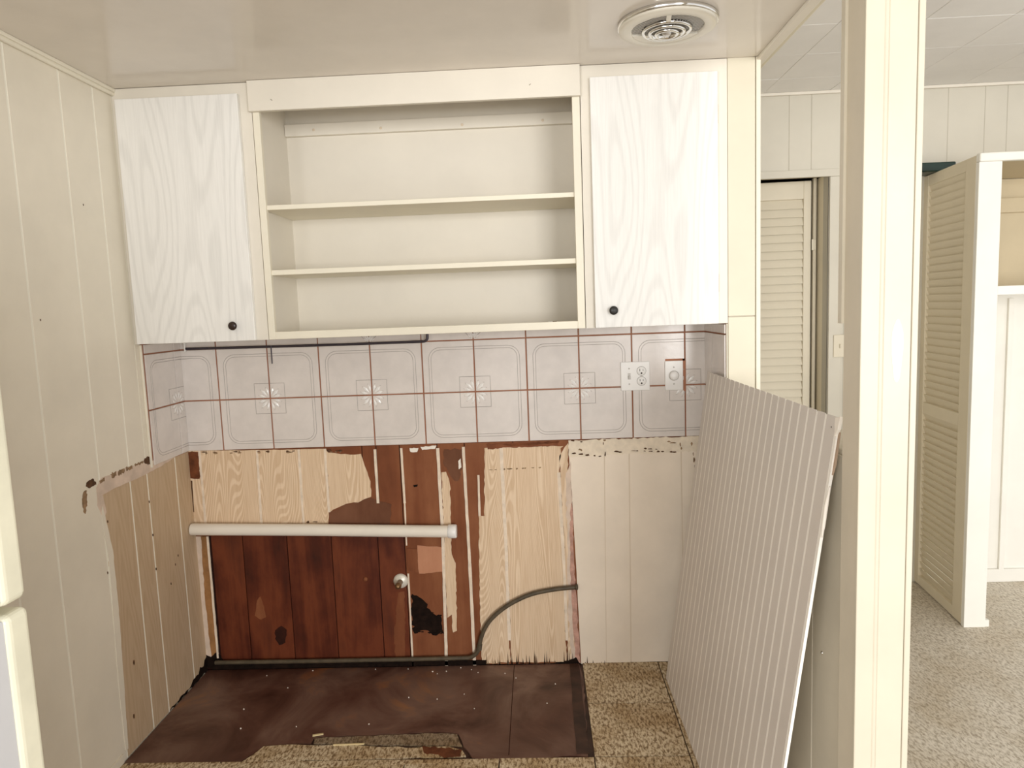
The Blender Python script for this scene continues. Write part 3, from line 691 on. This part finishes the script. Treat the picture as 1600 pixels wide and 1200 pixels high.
c = build('cleat', MB().box(.489, 1.566, -.030, -.0092, 2.112, 2.1555, .002), M['cream'], S)
for u, v in ((490, 203), (595, 200), (722, 195), (848, 188)):
    x, z = wallpt(u, v, -.03); build('screw', MB().lathe([(.005, 0), (.005, -.001), (.0035, -.002), (0, -.0022)], (x, -.03, z), 'y', 12), M['panel_back'], c)
for u, v, a in ((424, 156, -40), (828, 132, 40)):
    x, z = wallpt(u, v, -.324); dx, dz = .0035*math.cos(math.radians(a)), .0035*math.sin(math.radians(a))
    build('nick', MB().tube([(x-dx, -.3238, z-dz), (x+dx, -.3238, z+dz)], .0009, 6), M['dark_residue'], S)
# two little catches left on the bottom board
for k, (u, mt) in enumerate(((860, 'plate'), (867, 'brass'))):
    p = at(u, 503, 1, -.27); t = build('catch', MB().tube([(p.x-.007, -.27, 1.3855), (p.x+.007, -.27, 1.3855)], .0055, 12).box(p.x-.004, p.x+.004, -.276, -.264, 1.380, 1.382), M[mt])
    t['label'] = ('small white cylinder on the bottom board of the shelf unit', 'small brass coloured cylinder on the bottom board of the shelf unit')[k]; t['category'] = 'catch'

# ================================================================== THINGS ON THE WALL
# thin dark rod under the cabinets
r_ = thing('towel_rod', 'thin dark metal rod hanging under the wall cabinets over the tiles', 'rod', (.5, -.04, 1.3275))
pts = [(.046, -.04, 1.3308), (.36, -.04, 1.3280), (.66, -.04, 1.3262), (.975, -.04, 1.3268)]+[(.975+.015*math.sin(t), -.04, 1.3268+.015-.015*math.cos(t)) for t in (.4, .8, 1.2, 1.57)]+[(.9905, -.04, 1.3635)]
build('bar', MB().tube(pts, .0052, 10), M['steel_dark'], r_)
build('end_clip', MB().box(.041, .046, -.046, -.034, 1.320, 1.3640, .001, seg=1), M['plate'], r_, label='white end clip')
build('hook', MB().tube([(.383, -.0450, 1.333), (.383, -.0452, 1.262)], .0026, 8), M['steel_dark'], r_)
# outlet plate with a toggle and two sockets
def plate(name, label, cat, x0, x1, z0, z1):
    t = thing(name, label, cat, ((x0+x1)/2, -.006, (z0+z1)/2)); b = MB().box(x0, x1, -.0112, -.0052, z0, z1, .002)
    build('cover_plate', b, M['plate'], t); return t
o = plate('outlet_plate', 'white double cover plate with toggle switch and duplex outlet on the tiles', 'outlet', 1.7272, 1.8382, 1.1075, 1.2185)
sx = 1.7595; zc = 1.163
build('switch_slot', MB().box(sx-.0055, sx+.0055, -.0118, -.011, zc-.0125, zc+.0125), M['plate_grey'], o)
build('toggle', MB().box(sx-.0035, sx+.0035, -.019, -.0115, zc-.009, zc+.002, .001, seg=1), M['plate_grey'], o)
for dz in (-.030, .030): build('screw', MB().lathe([(.0032, 0), (.003, -.0012), (0, -.0015)], (sx, -.0111, zc+dz), 'y', 10), M['plate_grey'], o)
for dz in (.0195, -.0195):
    rx, rz = 1.8065, zc+dz
    re = build('socket', MB().lathe([(.0172, 0), (.0172, -.0012), (.0160, -.0022), (0, -.0022)], (rx, -.0109, rz), 'y', 24), M['plate'], o)
    build('socket_rim', MB().lathe([(.0180, 0), (.0180, -.0006), (.0172, -.0006)], (rx, -.0110, rz), 'y', 24), M['slot'], re)
    build('slot', MB().box(rx-.0072, rx-.0050, -.0136, -.0125, rz-.001, rz+.008), M['slot'], re); build('slot', MB().box(rx+.0050, rx+.0070, -.0136, -.0125, rz+.000, rz+.007), M['slot'], re)
    build('ground_hole', MB().lathe([(.0034, 0), (.0034, -.0008), (0, -.0008)], (rx, -.0128, rz-.0085), 'y', 12), M['slot'], re)
build('screw', MB().lathe([(.003, 0), (.003, -.0012), (0, -.0015)], (1.8065, -.0111, zc), 'y', 10), M['plate_grey'], o)
o = plate('dimmer_plate', 'white cover plate with round dimmer knob right of the double outlet', 'dimmer', 1.8970, 1.9660, 1.1040, 1.2170)
kx, kz = 1.9305, 1.1605
build('knob_ring', MB().lathe([(.0195, 0), (.0195, -.002), (.017, -.0025)], (kx, -.0111, kz), 'y', 28), M['plate_grey'], o)
build('dial_knob', MB().lathe([(.0175, 0), (.0165, -.012), (.0145, -.015), (0, -.0155)], (kx, -.0111, kz), 'y', 28), M['plate'], o)
for dz in (-.032, .032): build('screw', MB().lathe([(.003, 0), (.003, -.0012), (0, -.0015)], (kx, -.0111, kz+dz), 'y', 10), M['plate_grey'], o)
build('exposed_grout', MB().box(1.899, 1.974, -.0056, -.0005, 1.2165, 1.2245), M['grout'], wb); build('exposed_grout', MB().box(1.9655, 1.9775, -.0056, -.0005, 1.098, 1.224), M['grout'], wb)
# hall switch plate on the casing
o = thing('switch_plate', 'small cream switch plate on the hall door casing', 'switch', (2.87, FY-.015, 1.2)); build('cover_plate', MB().box(2.8425, 2.905, FY-.0205, FY-.015, 1.146, 1.2545, .002), M['louver_door'], o)
build('toggle', MB().box(2.870, 2.878, FY-.028, FY-.0202, 1.19, 1.21, .001, seg=1), M['louver_door'], o)
# white pipe along the wall
pi = thing('white_pipe', 'white plastic waste pipe lying level along the stripped wall', 'pipe', (.55, -.035, .586))
za, zb = .6094, .5735
build('pipe', MB().tube([(.004, -.035, za), (.5, -.035, .5915+.002), (1.035, -.035, .5737)], .0238, 28), M['pvc'], pi)
build('end_cap', MB().lathe([(.0245, 0), (.0272, .002), (.0272, .030), (.0245, .034), (0, .034)], (1.033, -.035, .5737), 'x', 32), M['plate'], pi)
x, z = wallpt(306, 832)
# valve stub with its chrome flange
x, z = wallpt(626, 908, -.004); v = thing('pipe_stub', 'capped metal pipe stub with round chrome flange on the brown boards', 'pipe', (x, 0, z))
build('flange', MB().lathe([(.0300, .0), (.0300, -.003), (.0255, -.008), (.014, -.0125), (.011, -.0135)], (x, -.0002, z), 'y', 36), M['satin_metal'], v)
build('stub', MB().lathe([(.0105, 0), (.0105, -.040), (.0125, -.041), (.0125, -.050), (.0085, -.052), (.0085, -.060), (0, -.061)], (x, -.008, z), 'y', 20), M['brass'], v)
# bent tube
tb = thing('bent_tube', 'dark tarnished copper tube along the floor, bent up in an arc over the tan boards', 'tube', (.9, -.02, .04))
way = [(.045, -.02, .0395), (.3, -.02, .0385), (.6, -.02, .038), (.9, -.02, .0385), (1.06, -.02, .0395)]
def cr(pts, n=8):
    out = []; p_ = [pts[0]]+pts+[pts[-1]]
    for i in range(1, len(p_)-2):
        a, b, c, d = (Vector(p_[i+k]) for k in (-1, 0, 1, 2))
        for k in range(n):
            t = k/n; out.append(.5*((2*b)+(c-a)*t+(2*a-5*b+4*c-d)*t*t+(3*b-a-3*c+d)*t**3))
    out.append(Vector(pts[-1])); return out
arc = [(u, v) for u, v in ((735, 1027), (745, 1020), (749, 1008), (752, 996), (757, 983), (767, 968), (785, 952), (806, 939), (832, 928), (866, 921), (900, 917.5))]
way += [(lambda q: (q[0], -.02, q[1]))(wallpt(u, v, -.02)) for u, v in arc]
build('tube', MB().tube(cr(way), .0085, 12), M['tube'], tb)
e0 = way[-1]; build('open_end', MB().lathe([(.0088, 0), (.0108, -.001), (.0108, .011), (.006, .012), (0, .010)], (e0[0]-.004, e0[1], e0[2]+.0005), 'x', 16), M['tube'], tb)
e1 = wallpt(749, 1011, -.02); build('coupling', MB().tube([(e1[0]-.001, -.02, e1[1]-.012), (e1[0]+.002, -.02, e1[1]+.012)], .0105, 12), M['tube'], tb)

# ================================================================== EXHAUST FAN IN THE CEILING
fx, fy = 1.805, -.632
fan = thing('exhaust_fan', 'round metal exhaust fan cover on the ceiling above the counter space', 'fan', (fx, fy, CZ))
build('rim', MB().lathe([(.132, 0), (.1385, -.001), (.140, -.006), (.139, -.012), (.1355, -.0145), (.135, -.012)], (fx, fy, CZ), 'z', 56), M['chrome'], fan, label='polished outer rim')
build('face_ring', MB().lathe([(.1365, -.012), (.135, -.018), (.130, -.021), (.104, -.0235), (.101, -.021), (.0995, -.008)], (fx, fy, CZ), 'z', 56), M['satin_metal'], fan)
build('grille_back', MB().lathe([(.0, -.006), (.102, -.006), (.102, -.003), (0, -.003)], (fx, fy, CZ), 'z', 40), M['grille_dark'], fan)
for k in range(23):
    t = -.097+.194*k/22; h = math.sqrt(max(0, .0995**2-t*t))
    c_, s_ = math.cos(.75), math.sin(.75)
    p0 = Vector((fx+c_*t-s_*h, fy+s_*t+c_*h, CZ-.015)); p1 = Vector((fx+c_*t+s_*h, fy+s_*t-c_*h, CZ-.015))
    at_origin('grille_bar', MB().tube([p0, p1], .0021, 6), M['mesh_metal'], p0, fan)
# solid plate closing the far side, and the spoke on the near side
q = [(fx+.1005*math.cos(t), fy+.1005*math.sin(t)) for t in [math.radians(22+i*136/16) for i in range(17)]]
build('cover_segment', MB().prism(q, 2, CZ-.0225, CZ-.016), M['satin_metal'], fan)
t = math.radians(262); d = Vector((math.cos(t), math.sin(t), 0)); n = Vector((-d.y, d.x, 0)); c = Vector((fx, fy, CZ-.018))
q = MB(); A = [c+d*.05+n*.0065, c+d*.05-n*.0065, c+d*.104-n*.0065, c+d*.104+n*.0065]
q.add(A+[p_+Vector((0, 0, -.005)) for p_ in A], [(0, 1, 2, 3), (7, 6, 5, 4), (0, 4, 5, 1), (1, 5, 6, 2), (2, 6, 7, 3), (3, 7, 4, 0)])
build('spoke', q, M['satin_metal'], fan)
for k, (R_, zz) in enumerate(((.066, -.023), (.048, -.028), (.030, -.032))):
    build('ring', MB().lathe([(R_-.006, zz+.006), (R_-.004, zz-.001), (R_, zz-.003), (R_+.004, zz), (R_+.005, zz+.006), (R_-.006, zz+.006)], (fx, fy+.012, CZ), 'z', 40), M['chrome'], fan)
build('hub', MB().lathe([(0, -.036), (.007, -.035), (.012, -.031), (.014, -.02), (.062, -.014), (.062, -.006)], (fx, fy+.012, CZ), 'z', 32), M['mesh_metal'], fan)

# ================================================================== LEANING BOARD
BL = Vector((1.862, -.132, .0015)); e = Vector((.013, -1, 0)).normalized()
TL = Vector((2.0305, -.130, 1.184)); v = (TL-BL); H = v.length; v = (v-e*v.dot(e)).normalized(); n = e.cross(v).normalized()
if n.x > 0: n = -n
Lb = 1.092
bd = thing('beadboard_sheet', 'large white grooved beadboard sheet leaning against the low partition', 'board', BL)
mw = Matrix(((e.x, v.x, n.x, BL.x), (e.y, v.y, n.y, BL.y), (e.z, v.z, n.z, BL.z), (0, 0, 0, 1)))
bd.matrix_world = mw
def bpart(name, mb, mt, **pr):
    o = bpy.data.objects.new(name, mb.mesh(name, M[mt])); COL.objects.link(o); o.parent = bd
    for k_, v_ in pr.items(): o[k_] = v_
    return o
bpart('backing_sheet', MB().box(0, Lb-.008, .0, H-.003, -.0055, -.0003), 'board_line')
NS = 22; pt_ = (Lb-.012)/NS
for k in range(NS):
    a = k*pt_; bb = a+pt_-.0075 if k < NS-1 else a+pt_
    top = H
    q = MB().box(a+.0005, bb, 0, top, -.0015, .0, .0006, seg=1)
    bpart('bead_strip', q, 'board')
bpart('edge_band', MB().box(Lb-.0075, Lb, .0, H-.03, -.006, .0004), 'board_line', label='white edge of the sheet')
bpart('torn_corner', MB().prism([(Lb-.012, H-.002), (Lb+.010, H+.004), (Lb+.006, H-.025), (Lb-.002, H-.04), (Lb-.011, H-.016)], 2, -.004, .003), 'flake', label='broken white corner')
bpart('torn_paper', MB().prism(rag([(Lb-.004, H-.04), (Lb+.003, H-.03), (Lb+.006, H-.10), (Lb-.003, H-.15)], .002, .02, 302), 2, -.007, -.003), 'board_raw', label='brown torn backing')
bpart('paper_curl', MB().tube([(Lb+.003, H-.15, -.002), (Lb+.006, H-.19, .001), (Lb+.006, H-.235, 0), (Lb+.003, H-.262, -.002)], [.002, .0045, .004, .0015], 8), 'flake')
for a, b in ((7.2*pt_*2.0/1.8, H-.02), (Lb-.03, H-.025)):
    bpart('nail_hole', MB().lathe([(.0022, .0004), (0, .0006)], (a, b, 0), 'z', 8), 'slot')

# ================================================================== REFRIGERATOR
fr = thing('refrigerator', 'off-white two-door refrigerator edge at the left wall, near the camera', 'refrigerator', (.40, -2.25, 0))
X = .765; y1 = -1.897; y0 = -2.60
build('cabinet', MB().box(.02, .690, y0, y1-.004, .02, 1.62, .006), M['fridge'], fr)
def fdoor(z0, z1, nm):
    d = build('door', MB().box(.694, X-.004, y0+.035, y1-.036, z0+.004, z1-.004, .004), M['fridge'], fr)
    build('edge_trim', MB().box(.694, X, y1-.040, y1, z0, z1, .009, seg=4), M['fridge_trim'], d, label='rounded cream trim along the door edge')
    build('edge_trim', MB().box(.694, X, y0, y0+.040, z0, z1, .009, seg=4), M['fridge_trim'], d)
    return d
fdoor(.06, 1.0965, 'lower'); fdoor(1.1075, 1.61, 'upper')
build('gasket', MB().box(.688, .697, y0+.01, y1-.012, .05, 1.60), M['plate_grey'], fr)
build('foot_grille', MB().box(.60, .70, y0+.02, y1-.02, .0, .05, .003), M['slot'], fr)

# ================================================================== LITTER
def litter(name, label, cat, u, v, L, a, mt, r=.003):
    x, y = floorpt(u, v); dx, dy = L/2*math.cos(a), L/2*math.sin(a)
    o = build(name, MB().prism([(x-dx-r*math.sin(a), y-dy+r*math.cos(a)), (x+dx-r*math.sin(a)*.6, y+dy+r*math.cos(a)*.6), (x+dx+r*math.sin(a), y+dy-r*math.cos(a)), (x-dx+r*math.sin(a)*.7, y-dy-r*math.cos(a)*.7)], 2, .0006, .004), M[mt])
    o['label'] = label; o['category'] = cat
litter('wood_splinter', 'long pale wood splinter on the torn front edge of the stained floor', 'splinter', 545, 1164, .105, .04, 'splinter')
litter('wood_splinter', 'short pale wood chip on the stained floor behind the long splinter', 'splinter', 497, 1149, .036, .3, 'splinter', .0045)
q = MB()
for k in range(24):
    u, vv = random.uniform(340, 900), random.uniform(1044, 1140)
    if k < 8: u, vv = random.uniform(600, 750), random.uniform(1041, 1056)
    x, y = floorpt(u, vv); s = random.uniform(.0012, .003); h = random.uniform(.001, .003)
    a = random.uniform(0, PI)
    q.add([(x+s*math.cos(a+t), y+s*math.sin(a+t), z) for z in (-.0008, h) for t in (0, 1.7, 3.0, 4.6)], [(3, 2, 1, 0), (4, 5, 6, 7), (0, 1, 5, 4), (1, 2, 6, 5), (2, 3, 7, 6), (3, 0, 4, 7)])
o = build('paint_flakes', q, M['flake']); o['kind'] = 'stuff'; o['label'] = 'white paint flakes scattered on the dark stained floor by the wall'; o['category'] = 'debris'
